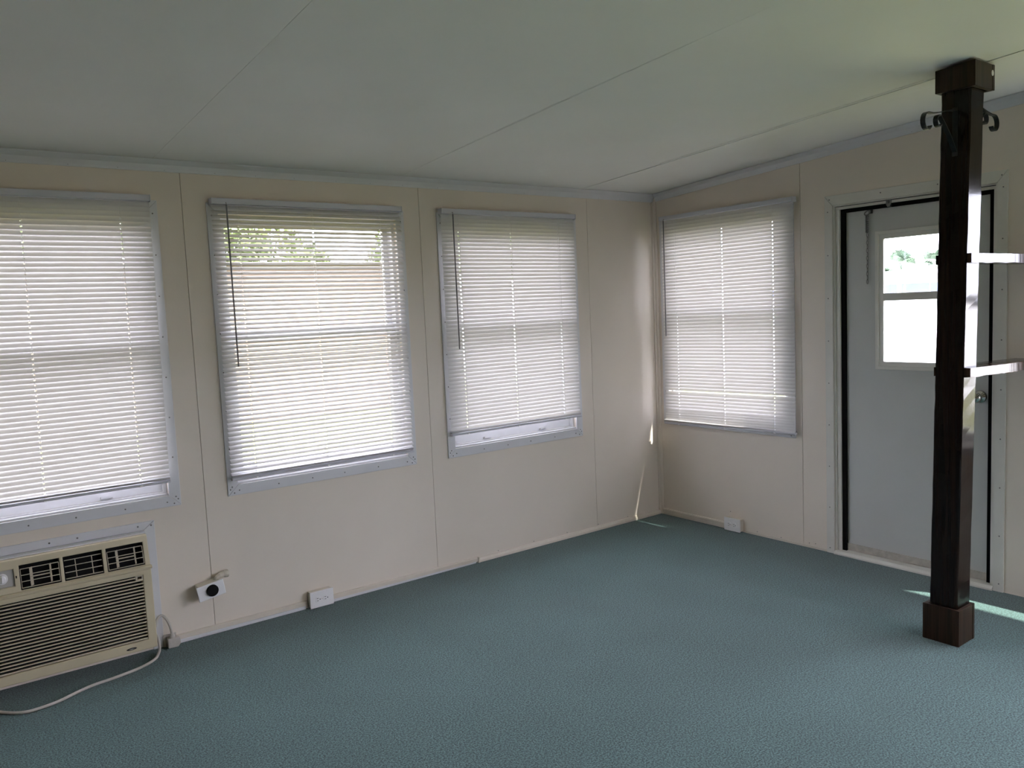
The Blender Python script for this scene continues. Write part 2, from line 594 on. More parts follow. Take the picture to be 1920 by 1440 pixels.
t3 = struct(MB(right_tf).prism([(0.0, 0.0), (0.034, 0.0), (0.034, 0.003), (0.024, 0.009), (0.012, 0.009), (0.009, 0.014), (0.0, 0.016)], lambda a, b, t: (a, b, t), 0.0, 2.131).build('trim_3', M['wall']), 'cream moulded batten standing in the room corner', 'trim')

bl = struct(empty('baseboard_left', (-1.6, 0, 0)), 'low cream raceway strip along the foot of the window wall', 'baseboard')
rp = [(0.0, 0.017), (0.013, 0.017), (0.013, 0.034), (0.009, 0.039), (0.0, 0.039)]
MB().prism(rp, lambda a, b, t: (t, -a, b), -3.235, -2.600).build('raceway', M['raceway'], bl)
MB().box((-3.285, -0.017, 0.0), (-2.61, 0.0, 0.016)).build('floor_strip', M['trim'], bl, bevel=0.003)
MB().prism(rp, lambda a, b, t: (t, -a, b - 0.004 - 0.005 * (t + 2.4)), -2.470, -1.556).build('raceway', M['raceway'], bl)
MB().hexa([(-2.470, -0.017, 0), (-1.57, -0.012, 0), (-1.57, 0, 0), (-2.470, 0, 0), (-2.470, -0.017, 0.0135), (-1.57, -0.012, 0.0075), (-1.57, 0, 0.0075), (-2.470, 0, 0.0135)]).build('floor_strip', M['trim'], bl)
MB().prism([(0, 0), (0.016, 0), (0.015, 0.012), (0.008, 0.024), (0, 0.027)], lambda a, b, t: (t, -a, b), -1.550, -0.001).build('quarter_round', M['raceway'], bl)
MB().box((-1.556, -0.019, 0.0), (-1.545, 0, 0.032)).build('raceway_clip', M['ivory'], bl, bevel=0.001)
screws(left_tf, [(-1.40 + 0.27 * i, 0.035) for i in range(5)], 0.0, 'nails', bl, 0.0025)
br = struct(empty('baseboard_right', (0, -0.5, 0)), 'low cream raceway strip between the corner and the outlet', 'baseboard')
MB(right_tf).prism([(0.0, 0.020), (0.014, 0.020), (0.014, 0.036), (0.009, 0.042), (0.0, 0.042)], lambda a, b, t: (t, a, b), 0.036, 0.580).build('raceway', M['raceway'], br)
MB(right_tf).box((0.036, 0.0, 0.0), (0.580, 0.009, 0.019)).build('floor_strip', M['raceway'], br, bevel=0.002)
MB(right_tf).box((0.715, 0.0, 0.0), (DOOR[0] - 0.002, 0.004, 0.014)).build('floor_strip', M['raceway'], br, bevel=0.001)
screws(right_tf, [(0.80, 0.022), (0.97, 0.02), (1.16, 0.026), (1.20, 0.03), (0.60, 0.115)], 0.0, 'nails', br, 0.0028)


# ------------------------------------------------------------------ windows
def casing_strip(tf, kind, a, b, z0, z1, w, v, name, m, parent):
    """one mitred casing strip of the frame a..b x z0..z1"""
    g = 0.0006
    quad = {'bottom': [(a, z0), (b, z0), (b - w - g, z0 + w), (a + w + g, z0 + w)],
            'top': [(a + w + g, z1 - w), (b - w - g, z1 - w), (b, z1), (a, z1)],
            'left': [(a, z0 + g), (a + w, z0 + w + g), (a + w, z1 - w - g), (a, z1 - g)],
            'right': [(b - w, z0 + w + g), (b, z0 + g), (b, z1 - g), (b - w, z1 - w - g)]}[kind]
    return MB(tf).prism(quad, lambda p, q, t: (p, t, q), 0.0, v).build(name, m, parent, bevel=0.0015)


def frame_mesh(mb, u0, u1, z0, z1, w, v0, v1):
    return mb.panel(u0, u1, z0, z1, v0, v1, [(u0 + w, u1 - w, z0 + w, z1 - w)])


def make_window(n, tf, w, label, ZB=ZB):
    a, b = w
    root = struct(empty('window_%d' % n, tf((a + b) / 2, 0, ZB)), label, 'window')
    for k in ('bottom', 'top', 'left', 'right'):
        casing_strip(tf, k, a, b, ZB, ZT, CW, 0.007, 'casing', M['trim'], root)
    h = hole(w, ZB)
    pts = []
    for i in range(6):
        u = a + 0.06 + (b - a - 0.12) * i / 5 + 0.006 * ((i * 5) % 3 - 1)
        pts += [(u, ZB + 0.022), (u, ZT - 0.022)]
    for i in range(8):
        z = ZB + 0.05 + (ZT - ZB - 0.1) * i / 7 + 0.008 * ((i * 3) % 3 - 1)
        pts += [(a + 0.021, z), (b - 0.021, z)]
    pts += [(a + 0.012, ZB + 0.03), (b - 0.012, ZB + 0.03), (a + 0.030, ZB + 0.012), (b - 0.030, ZB + 0.012)]
    screws(tf, pts, 0.007, 'screws', root)
    frame_mesh(MB(tf), h[0] + 0.0005, h[1] - 0.0005, h[2] + 0.0005, h[3] - 0.0005, 0.016, -0.02, -0.095).build('frame', M['alu'], root)
    zm = 1.385
    i0, i1, j0, j1 = h[0] + 0.017, h[1] - 0.017, h[2] + 0.017, h[3] - 0.017
    up = frame_mesh(MB(tf), i0, i1, zm - 0.018, j1, 0.028, -0.066, -0.088).build('sash', M['alu'], root, bevel=0.001)
    MB(tf).box((i0 + 0.026, -0.075, zm + 0.008), (i1 - 0.026, -0.078, j1 - 0.026)).build('pane', M['glass'], up)
    lo = MB(tf).panel(i0, i1, j0, zm + 0.018, -0.040, -0.062, [(i0 + 0.030, i1 - 0.030, j0 + 0.054, zm - 0.012)]).build('sash', M['alu'], root, bevel=0.001)
    MB(tf).box((i0 + 0.028, -0.050, j0 + 0.028), (i1 - 0.028, -0.053, zm - 0.010)).build('pane', M['glass'], lo)
    for t in (0.26, 0.74):
        u = i0 + (i1 - i0) * t
        MB(tf).prism([(-0.040, j0 + 0.004), (-0.022, j0 + 0.010), (-0.022, j0 + 0.022), (-0.027, j0 + 0.017), (-0.040, j0 + 0.014)], lambda p, q, s: (s, p, q), u - 0.024, u + 0.024).build('sash_lift', M['alu'], lo)
    # stool: the flat inner ledge behind the bottom casing
    MB(tf).box((h[0] + 0.0005, -0.0195, h[2] + 0.0004), (h[1] - 0.0005, -0.0005, h[2] + 0.010)).build('sill', M['trim'], root, bevel=0.002)
    return root


make_window(1, left_tf, WINS[1], 'white framed window above the air conditioner, cut by the left picture edge')
make_window(2, left_tf, WINS[2], 'white framed window in the middle of the row of three, garden showing through')
make_window(3, left_tf, WINS[3], 'white framed window of the row of three standing nearest the corner')
make_window(4, right_tf, W4, 'white framed window on the door wall beside the corner')
make_window(5, right_tf, W5, 'uncovered window right of the door, outside the picture')
make_window(6, right_tf, W6, 'added tall daylight opening further right of the door, outside the picture', ZB6)
make_window(8, back_tf, W8, 'added wide daylight opening in the wall behind the viewer', ZB6)
make_window(7, right_tf, W7, 'farthest added tall daylight opening in the door wall, outside the picture', ZB6)


# ------------------------------------------------------------------ venetian blinds
def slat_mesh(tf, length, tilt, ladders, wid=0.025):
    """thin cambered vinyl slat, inner edge down, with routing holes at the ladders"""
    ks = [-1.0, -0.6, -0.22, 0.22, 0.6, 1.0]
    cuts = [-length / 2]
    for l in ladders:
        cuts += [l - 0.0035, l + 0.0035]
    cuts.append(length / 2)
    cs, sn = math.cos(tilt), math.sin(tilt)
    vs, fs = [], []
    for u in cuts:
        for k in ks:
            p = k * wid / 2
            q = 0.0022 * (1 - k * k)
            vs.append((u, -p * cs + q * sn, p * sn + q * cs))
    m = len(ks)
    for i in range(len(cuts) - 1):
        for k in range(m - 1):
            if i % 2 == 1 and k == 2:
                continue
            fs.append((i * m + k, i * m + k + 1, (i + 1) * m + k + 1, (i + 1) * m + k))
    mb = MB(tf)
    mb.add(vs, fs)
    return mb.mesh('slat', M['slat'], True, Vector((0, 0, 0)))[0]


def make_blind(tf, a, b, zbot, tilt, label, ladders, wand=None, seed=1, dz_left=0.0, dz_right=0.0, gap_at=None, stack=4, shift=0.0):
    """outside-mounted blind from u = a to b; dz_* drop the two ends of the bottom rail"""
    rnd = random.Random(seed)
    ztop = 2.021
    mid = (a + b) / 2
    root = tag(empty('venetian_blind', tf(mid, 0.03, zbot)), label, 'blind', 'white venetian blinds')
    L = b - a
    # headrail: U channel
    prof = [(0.010, 0.0), (0.048, 0.0), (0.048, 0.026), (0.0465, 0.026), (0.0465, 0.0015), (0.0115, 0.0015), (0.0115, 0.026), (0.010, 0.026)]
    hr = MB(tf).prism(prof, lambda p, q, t: (t, p, ztop - 0.026 + q), a + 0.004, b - 0.004).build('headrail', M['blindmetal'], root)
    for u in (a + 0.0015, b - 0.0045):
        MB(tf).box((u, 0.0072, ztop - 0.029), (u + 0.003, 0.051, ztop + 0.001)).build('bracket', M['blindmetal'], hr, bevel=0.0008)
    vc = 0.030
    pitch = 0.0214
    lad = [l - mid for l in ladders]
    me = slat_mesh(tf, L - 0.008, tilt, lad)
    z_first = ztop - 0.040
    z_last = zbot + 0.030
    zs = []
    n_stack = stack
    zz = z_first
    while zz > zbot + 0.018 + (0.010 if gap_at else 0):
        zs.append(zz)
        zz -= pitch if not (stack == 3 and zz < zbot + 0.12) else 0.0165
        if gap_at and zz < gap_at:
            zz -= 0.010
            gap_at = None
    zs += [zbot + 0.0135 + 0.0032 * (n_stack - i) for i in range(n_stack)]
    nz = len(zs)
    for i, z in enumerate(zs):
        o = bpy.data.objects.new('slat', me)
        COL.objects.link(o)
        o.parent = root
        f = i / (nz - 1)
        drop = (dz_left + dz_right) / 2 * f
        WL[o.name] = Vector(tf(mid + shift * f, vc, z - drop))
        o.location = WL[o.name] - WL[root.name]
        jig = rnd.uniform(-0.02, 0.02)
        if i >= nz - n_stack:
            jig = tilt * 0.88
        roll = (dz_right - dz_left) / L * f + rnd.uniform(-0.0006, 0.0006)
        # rotation about the slat axis and a slight slope along it
        if tf is left_tf:
            o.rotation_euler = (-jig if i >= nz - n_stack else jig, roll, 0)
        else:
            o.rotation_euler = (roll, jig if i < nz - n_stack else -jig * -1, 0)
    # bottom rail
    zl, zr = zbot - dz_left, zbot - dz_right
    bp = [(-0.013, 0.003), (-0.010, 0.0), (0.010, 0.0), (0.013, 0.003), (0.013, 0.009), (0.009, 0.0125), (-0.009, 0.0125), (-0.013, 0.009)]
    brail = MB(tf)
    n = len(bp)
    vs = [(a + 0.004 + shift, vc + p, zl + q) for p, q in bp] + [(b - 0.004 + shift, vc + p, zr + q) for p, q in bp]
    brail.add(vs, [tuple(range(n))[::-1], tuple(range(n, 2 * n))] + [(i, (i + 1) % n, n + (i + 1) % n, n + i) for i in range(n)])
    brail.build('bottom_rail', M['blindmetal'], root)
    for l in ladders:
        t = (l - a) / L
        zl_ = zl + (zr - zl) * t
        for v in (vc - 0.0135, vc + 0.0135):
            MB(tf).tube([(l, v, ztop - 0.02), (l + shift, v, zl_ + 0.004)], 0.0007, 5).build('ladder_cord', M['cord'], root)
        MB(tf).tube([(l + 0.001, vc, ztop - 0.02), (l + 0.001 + shift, vc, zl_ + 0.004)], 0.0006, 5).build('lift_cord', M['cord'], root)
        MB(tf).box((l - 0.006 + shift, vc - 0.0142, zl_ - 0.0015), (l + 0.006 + shift, vc + 0.0142, zl_ + 0.005)).build('cord_button', M['plate'], root, bevel=0.001)
    if wand:
        wu, wz = wand
        w = MB(tf).tube([(wu, 0.056, ztop - 0.030), (wu + 0.001, 0.057, wz)], 0.0036, 6).build('tilt_wand', M['wand'], root)
        MB(tf).tube([(wu, 0.046, ztop - 0.020), (wu, 0.054, ztop - 0.020), (wu, 0.056, ztop - 0.026), (wu, 0.056, ztop - 0.034)], 0.0015, 6).build('wand_hook', M['steel'], w)
    return root


TILT = math.radians
make_blind(left_tf, -4.180, -3.196, 0.752, TILT(70), 'white venetian blind over the leftmost window, glowing warm cream above the air conditioner', [-4.056, -3.692, -3.322], None, 1, shift=-0.010)
make_blind(left_tf, -2.940, -1.952, 0.712, TILT(41), 'white venetian blind with half-open slats showing greenery and sky', [-2.818, -2.451, -2.082], (-2.874, 1.246), 2)
make_blind(left_tf, -1.710, -0.735, 0.765, TILT(73), 'white venetian blind with closed slats between the greenery window and the corner', [-1.596, -1.233, -0.871], (-1.641, 1.249), 3)
make_blind(right_tf, 0.098, 1.104, 0.650, TILT(77), 'white venetian blind on the window between the corner and the door', [0.225, 0.598, 0.962], (0.145, 1.235), 4, dz_left=0.008, dz_right=-0.012, gap_at=0.875, stack=3)

# ------------------------------------------------------------------ the door
dr = struct(empty('door_1', (0.04, -1.7475, 0)), 'grey-white outside door with a small window, behind the dark post', 'door')
a, b, zd = DOOR
MB(right_tf).prism([(a, zd), (b, zd), (b - 0.048, zd - 0.055), (a + 0.048, zd - 0.055)], lambda p, q, t: (p, t, q), 0, 0.009).build('casing', M['doortrim'], dr, bevel=0.002)
MB(right_tf).prism([(a, 0.0), (a + 0.047, 0.0), (a + 0.047, zd - 0.0556), (a, zd - 0.0006)], lambda p, q, t: (p, t, q), 0, 0.009).build('casing', M['doortrim'], dr, bevel=0.002)
MB(right_tf).prism([(b - 0.047, 0.0), (b, 0.0), (b, zd - 0.0006), (b - 0.047, zd - 0.0556)], lambda p, q, t: (p, t, q), 0, 0.009).build('casing', M['doortrim'], dr, bevel=0.002)
pts = [(a + 0.02, 0.03 + 0.235 * i) for i in range(9)] + [(b - 0.02, 0.04 + 0.235 * i) for i in range(9)] + [(a + 0.03 + 0.29 * i, zd - 0.022) for i in range(4)]
screws(right_tf, pts, 0.009, 'screws', dr)
# jambs, stops, gasket
for (p, q) in ((DO[0], DO[0] + 0.008), (DO[1] - 0.008, DO[1])):
    MB(right_tf).box((p + 0.0003, -0.098, 0.0), (q - 0.0003, -0.0005, DO[2] - 0.0005)).build('jamb', M['doortrim'], dr)
MB(right_tf).box((DO[0] + 0.008, -0.098, DO[2] - 0.006), (DO[1] - 0.008, -0.0005, DO[2] - 0.0005)).build('jamb', M['doortrim'], dr)
MB(right_tf).box((DO[0] + 0.0080, -0.034, 0.012), (DO[0] + 0.0302, -0.012, DO[2] - 0.024)).build('stop', M['doortrim'], dr, bevel=0.001)
MB(right_tf).box((DO[1] - 0.0202, -0.034, 0.012), (DO[1] - 0.0080, -0.012, DO[2] - 0.024)).build('stop', M['doortrim'], dr, bevel=0.001)
MB(right_tf).box((DO[0] + 0.0085, -0.034, DO[2] - 0.0235), (DO[1] - 0.0085, -0.012, DO[2] - 0.010)).build('stop', M['doortrim'], dr, bevel=0.001)
gz = 1.919
MB(right_tf).box((DO[0] + 0.030, -0.0395, 0.014), (1.3800, -0.024, gz)).build('weatherstrip', M['gasket'], dr)
MB(right_tf).box((2.116, -0.0395, 0.014), (DO[1] - 0.020, -0.024, gz)).build('weatherstrip', M['gasket'], dr)
MB(right_tf).box((1.3735, -0.0395, 1.899), (2.122, -0.024, gz)).build('weatherstrip', M['gasket'], dr)
MB(right_tf).box((DO[0] + 0.0085, -0.045, DO[2] - 0.0095), (DO[1] - 0.0085, -0.030, DO[2] - 0.0062)).build('weatherstrip', M['gasket'], dr)
# leaf
DU0, DU1, DZ0, DZ1 = 1.3735, 2.122, 0.026, 1.907
WO = (1.547, 1.948, 1.053, 1.782)
leaf = MB(right_tf).panel(DU0 + 0.001, DU1 - 0.001, DZ0, DZ1 - 0.001, -0.040, -0.082, [(WO[0] + 0.012, WO[1] - 0.012, WO[2] + 0.012, WO[3] - 0.012)]).build('door_leaf', M['door'], dr, bevel=0.001)
MB(right_tf).box((DU0 + 0.003, -0.0395, DZ0), (DU1 - 0.003, -0.034, DZ0 + 0.040)).build('door_sweep', M['dirty'], leaf, bevel=0.001)
frame_mesh(MB(right_tf), WO[0], WO[1], WO[2], WO[3], 0.018, -0.0395, -0.028).build('window_frame', M['doortrim'], leaf, bevel=0.002)
frame_mesh(MB(right_tf), WO[0] + 0.0125, WO[1] - 0.0125, WO[2] + 0.0125, WO[3] - 0.0125, 0.030, -0.036, -0.052).build('window_frame', M['doortrim'], leaf, bevel=0.002)
g0, g1 = WO[0] + 0.040, WO[1] - 0.040
MB(right_tf).box((g0, -0.034, 1.416), (g1, -0.060, 1.456)).build('window_bar', M['doortrim'], leaf, bevel=0.002)
MB(right_tf).box((g0 - 0.002, -0.053, 1.456), (g1 + 0.002, -0.056, WO[3] - 0.024)).build('pane', M['glass'], leaf)
MB(right_tf).box((g0 - 0.002, -0.053, WO[2] + 0.040), (g1 + 0.002, -0.056, 1.416)).build('pane', M['glass'], leaf)
kn = MB(right_tf).lathe([(0.0, -0.0395), (0.031, -0.0395), (0.031, -0.034), (0.026, -0.029), (0.012, -0.027), (0.011, -0.012), (0.018, -0.006), (0.026, 0.006), (0.0265, 0.016), (0.022, 0.025), (0.010, 0.030), (0.001, 0.0305)],
                        lambda p, q, h: (2.074 + p, h, 0.936 + q), 28).build('knob', M['chrome'], leaf, smooth=True)
tag(kn, 'round chrome door knob')
# threshold
MB(right_tf).prism([(-0.10, 0.0), (0.016, 0.0), (0.016, 0.008), (0.004, 0.020), (-0.030, 0.024), (-0.10, 0.024)], lambda p, q, t: (t, p, q), DO[0] + 0.0005, DO[1] - 0.0005).build('threshold', M['doortrim'], dr)
# spring and safety chain hanging from the leaf
su = 1.504
ch = empty('safety_chain', (0.03, -su, 1.5), dr)
MB(right_tf).tube([(su + 0.004 + 0.017 * math.cos(t * math.pi / 8), -0.026, 1.884 + 0.010 * math.sin(t * math.pi / 8) + 0.005 * math.cos(t * math.pi / 8)) for t in range(16)], 0.0032, 6, closed=True).build('ring', M['steel'], ch, smooth=True)
MB(right_tf).box((su + 0.006, -0.0395, 1.878), (su + 0.026, -0.031, 1.900)).build('ring_plate', M['steel'], ch, bevel=0.002)
MB(right_tf).tube([(su + 0.0075 * math.cos(t * 0.6), -0.028 + 0.0075 * math.sin(t * 0.6), 1.872 - 0.092 * t / 150) for t in range(151)], 0.0019, 5).build('spring', M['steel'], ch, smooth=True)
lk = []
for i in range(13):
    zc = 1.768 - 0.0205 * i
    pts = []
    for t in range(12):
        an = t * math.pi / 6
        c_, s_ = math.cos(an), math.sin(an)
        e = 0.0045 * c_
        pts.append((su + (e if i % 2 == 0 else 0.0012), -0.030 + (0 if i % 2 == 0 else e), zc + 0.0125 * s_))
    MB(right_tf).tube(pts, 0.0014, 5, closed=True).build('link', M['steel'], ch, smooth=True)
bk = MB(right_tf)
bk.prism([(1.618, 1.935), (1.645, 1.935), (1.645, 1.913), (1.638, 1.900), (1.625, 1.900), (1.618, 1.913)], lambda p, q, t: (p, t, q), -0.0119, -0.008)
bk.prism([(1.622, 1.912), (1.641, 1.912), (1.641, 1.900), (1.622, 1.900)], lambda p, q, t: (p, t, q), -0.030, -0.0119)
bk.lathe([(0.007, -0.008), (0.006, -0.003), (0.002, -0.001)], lambda p, q, h: (1.631 + p, h, 1.924 + q), 10)
bk.build('chain_bracket', M['steel'], dr)

# ------------------------------------------------------------------ post, shelves and plant hooks
PZT = 2.235
LEAN = -0.037 / 2.0


def lean(z):
    return LEAN * (z - 0.2)


post = tag(empty('wooden_post', (-0.708, -2.277, 0)), 'dark brown varnished square wooden post in front of the door', 'post')
mb = MB()
rnd = random.Random(4)
N_ = 44
vs, fs = [], []
px0, px1, py0, py1 = -0.763, -0.651, -2.333, -2.221
for i in range(N_ + 1):
    z = 0.0 + PZT * i / N_
    dy = lean(z)
    j = lambda s=0.0009: rnd.uniform(-s, s)
    ch_ = 0.004
    for (x, y, sx, sy) in ((px0, py0, 1, 1), (px1, py0, -1, 1), (px1, py1, -1, -1), (px0, py1, 1, -1)):
        jx, jy = j(), j()
        if sx * sy > 0:
            vs += [(x + jx, y + dy + jy + sy * ch_, z), (x + jx + sx * ch_, y + dy + jy, z)]
        else:
            vs += [(x + jx + sx * ch_, y + dy + jy, z), (x + jx, y + dy + jy + sy * ch_, z)]
for i in range(N_):
    fs += [(i * 8 + k, i * 8 + (k + 1) % 8, (i + 1) * 8 + (k + 1) % 8, (i + 1) * 8 + k) for k in range(8)]
fs += [tuple(range(8))[::-1], tuple(N_ * 8 + k for k in range(8))]
mb.add(vs, fs)
mb.build('shaft', M['post'], post)


def collar(x0, x1, y0, y1, z0, z1, t, name, zt=None, skip=()):
    """four boards boxing the post in"""
    parts = {'w': ((x0, y0, z0), (x0 + t, y1, z1)), 'e': ((x1 - t, y0, z0), (x1, y1, z1)),
             's': ((x0 + t + 0.0005, y0 + 0.001, z0), (x1 - t - 0.0005, y0 + t, z1 - 0.001)), 'n': ((x0 + t + 0.0005, y1 - t, z0), (x1 - t - 0.0005, y1, z1 - 0.001))}
    for k, (p, q) in parts.items():
        if k in skip:
            continue
        m_ = MB()
        (ax, ay, az), (bx, by, bz) = p, q
        f = zt if zt else (lambda y: bz)
        m_.hexa([(ax, ay, az), (bx, ay, az), (bx, by, az), (ax, by, az), (ax, ay, f(ay)), (bx, ay, f(ay)), (bx, by, f(by)), (ax, by, f(by))])
        m_.build(name, M['postboard'], post, bevel=0.0015)


collar(-0.780, -0.638, -2.347, -2.200, 0.0, 0.152, 0.0165, 'base_board')
collar(-0.782, -0.614, -2.393, -2.243, 2.228, 2.32, 0.0185, 'cap_board', lambda y: ceil_z(y) - 0.010)
MB().hexa([(-0.762, -2.374, 2.300), (-0.634, -2.374, 2.300), (-0.634, -2.262, 2.300), (-0.762, -2.262, 2.300),
           (-0.762, -2.374, ceil_z(-2.374) - 0.012), (-0.634, -2.374, ceil_z(-2.374) - 0.012), (-0.634, -2.262, ceil_z(-2.262) - 0.012), (-0.762, -2.262, ceil_z(-2.262) - 0.012)]).build('post_head', M['postboard'], post)
tag(MB().lathe([(0.011, -2.3945), (0.011, -2.3925), (0.004, -2.392)], lambda p, q, h: (-0.635 + p * 0.75, h, 2.292 + q), 14).build('paint_spot', M['plate'], post), 'white plug on the cap')


def scroll(root_name, fn, label):
    """flat iron strap bracket: an arm ending in a big curl and a brace ending in a small one; fn(d, w, z): d out from the post"""
    h = empty(root_name, fn(0, 0, 2.10), post)
    tag(h, label)

    def strap(path, name, wdt=0.018, t=0.004):
        m_ = MB()
        vs, fs = [], []
        n = len(path)
        for i, (d, z) in enumerate(path):
            d0, z0 = path[max(0, i - 1)]
            d1, z1 = path[min(n - 1, i + 1)]
            L_ = math.hypot(d1 - d0, z1 - z0) or 1
            nx, nz = -(z1 - z0) / L_ * t / 2, (d1 - d0) / L_ * t / 2
            vs += [fn(d + nx, -wdt / 2, z + nz), fn(d + nx, wdt / 2, z + nz), fn(d - nx, wdt / 2, z - nz), fn(d - nx, -wdt / 2, z - nz)]
        for i in range(n - 1):
            fs += [(i * 4 + k, i * 4 + (k + 1) % 4, (i + 1) * 4 + (k + 1) % 4, (i + 1) * 4 + k) for k in range(4)]
        fs += [(3, 2, 1, 0), tuple((n - 1) * 4 + k for k in range(4))]
        m_.add(vs, fs)
        m_.build(name, M['iron'], h, bevel=0.0006)
    arm = [(0.003, 2.158), (0.05, 2.154), (0.10, 2.144), (0.15, 2.134), (0.19, 2.1285)]
    for t in range(0, 13):
        an = math.radians(88 - t * 20)
        r = 0.034 - 0.0006 * t
        arm.append((0.224 + r * math.cos(an), 2.094 + r * math.sin(an)))
    strap(arm, 'arm')
    brace = [(0.003, 2.000), (0.020, 2.022), (0.055, 2.062), (0.090, 2.094), (0.120, 2.118)]
    for t in range(0, 12):
        an = math.radians(115 - t * 24)
        r = 0.024 - 0.0006 * t
        brace.append((0.137 + r * math.cos(an), 2.103 + r * math.sin(an)))
    strap(brace, 'brace')
    m_ = MB()
    c8 = [fn(0.0006, -0.010, 1.985), fn(0.0032, -0.010, 1.985), fn(0.0032, 0.010, 1.985), fn(0.0006, 0.010, 1.985),
          fn(0.0006, -0.010, 2.17), fn(0.0032, -0.010, 2.17), fn(0.0032, 0.010, 2.17), fn(0.0006, 0.010, 2.17)]
    m_.hexa(c8)
    m_.build('back_plate', M['iron'], h)
    return h


scroll('plant_hook', lambda d, w, z: (-0.7640 - d, -2.277 + lean(2.1) + w, z - 0.006), 'black iron scroll hook on the window side')
scroll('plant_hook', lambda d, w, z: (-0.6500 + d, -2.277 + lean(2.1) + w, z + 0.042), 'black iron scroll hook on the door side')


def shelf(z0, z1, drop, label):
    s = tag(empty('wall_shelf', (-0.38, -2.31, z0)), label, 'shelf', 'shelves between the post and the wall')
    ym = lean((z0 + z1) / 2)
    yA, yB_ = -2.378, -2.2415
    py_a, py_b = -2.333 + ym - 0.0025, -2.221 + ym + 0.0025
    out = [(-0.766, yA), (-0.002, yA), (-0.002, yB_), (-0.766, yB_), (-0.766, py_b), (-0.6485, py_b), (-0.6485, py_a), (-0.766, py_a)]
    r_ = random.Random(int(z0 * 100))
    # wavy front edge
    fr = [(-0.766 + 0.764 * i / 30, yA + r_.uniform(-0.0002, 0.0002)) for i in range(31)]
    poly = fr + out[2:]
    m_ = MB()
    n = len(poly)
    zf = lambda x, z: z - drop * (x + 0.766) / 0.766
    jit = [r_.uniform(-0.0015, 0.0015) for _ in poly]
    vs = [(x, y, zf(x, z0) + jit[i]) for i, (x, y) in enumerate(poly)] + [(x, y, zf(x, z1) + jit[-i - 1] * .5) for i, (x, y) in enumerate(poly)]
    m_.add(vs, [tuple(range(n))[::-1], tuple(range(n, 2 * n))] + [(i, (i + 1) % n, n + (i + 1) % n, n + i) for i in range(n)])
    me, c = m_.mesh('board', M['shelf'])
    bm = bmesh.new()
    bm.from_mesh(me)
    bmesh.ops.triangulate(bm, faces=[f for f in bm.faces if len(f.verts) > 4])
    bm.to_mesh(me)
    bm.free()
    place('board', me, c, s)
    return s


shelf(1.561, 1.598, 0.0, 'upper dark varnished wooden shelf running from the post to the right')
shelf(1.111, 1.148, 0.018, 'lower dark varnished wooden shelf running from the post to the right')

# ------------------------------------------------------------------ air conditioner
x0, x1, z0, z1 = ACB
ac = tag(empty('air_conditioner', ((x0 + x1) / 2, -0.05, 0.0)), 'aged cream through-wall air conditioner low under the leftmost window', 'air conditioner')
MB().box((x0 + 0.004, -0.024, z0 + 0.004), (x1 - 0.004, 0.34, z1 - 0.004)).build('cabinet', M['ac'], ac, bevel=0.004)
# lower front with its grille opening
gx0, gx1, gz0, gz1 = -3.962, -3.371, 0.089, 0.378
zlip = 0.402
MB(left_tf).panel(x0, x1, z0, zlip - 0.001, 0.0245, 0.105, [(gx0, gx1, gz0, gz1)]).build('front_frame', M['ac'], ac, bevel=0.004)
MB(left_tf).box((gx0 + 0.0003, 0.0700, gz0 + 0.0003), (gx1 - 0.0003, 0.0745, gz1 - 0.0003)).build('grille_backing', M['black'], ac)
pit = (gz1 - gz0) / 20
gm = None
for i in range(20):
    zc = gz0 + pit * (i + 0.5)
    ln1 = gx1 - 0.0003 if i < 19 else gx1 - 0.030
    if gm is None or i == 19:
        s_ = MB(left_tf).prism([(0.078, -0.0050), (0.1015, -0.0034), (0.1025, -0.0026), (0.1025, 0.0020), (0.1015, 0.0027), (0.078, -0.0022)], lambda p, q, t: (t, p, q), gx0 + 0.0003, ln1)
        gm, gc = s_.mesh('grille_slat', M['acgrille'])
    place('grille_slat', gm, gc + Vector((0, 0, zc)), ac)
MB(left_tf).panel(gx1 - 0.029, gx1 - 0.001, gz1 - 0.019, gz1 - 0.0005, 0.076, 0.1035, [(gx1 - 0.022, gx1 - 0.005, gz1 - 0.015, gz1 - 0.004)]).build('filter_latch', M['acgrille'], ac)
MB(left_tf).prism([(0.104, 0.0), (0.1075, 0.002), (0.108, 0.009), (0.100, 0.013), (0.094, 0.0135), (0.094, 0.0)], lambda p, q, t: (t, p, zlip - 0.001 + q), x0 - 0.003, x1 + 0.004).build('front_lip', M['ac'], ac)
bd = MB(left_tf).lathe([(0.021, 0.1048), (0.021, 0.1062), (0.018, 0.1072)], lambda p, q, h: (-3.441 + p, h, 0.066 + q * 0.24 + p * 0.02), 24).build('badge', M['iron'], ac)
tag(bd, 'small dark oval maker badge')
MB(left_tf).prism([(-0.013, 0.0), (0.0, 0.0018), (0.013, 0.0), (0.0, -0.0018)], lambda p, q, t: (-3.441 + p, t, 0.066 + q), 0.1070, 0.1076).build('badge_mark', M['silver'], bd)


def slope_tf(u, v, z):     # the vent panel leans back towards its top
    return (u, -(v - 0.21 * (z - zlip)), z)


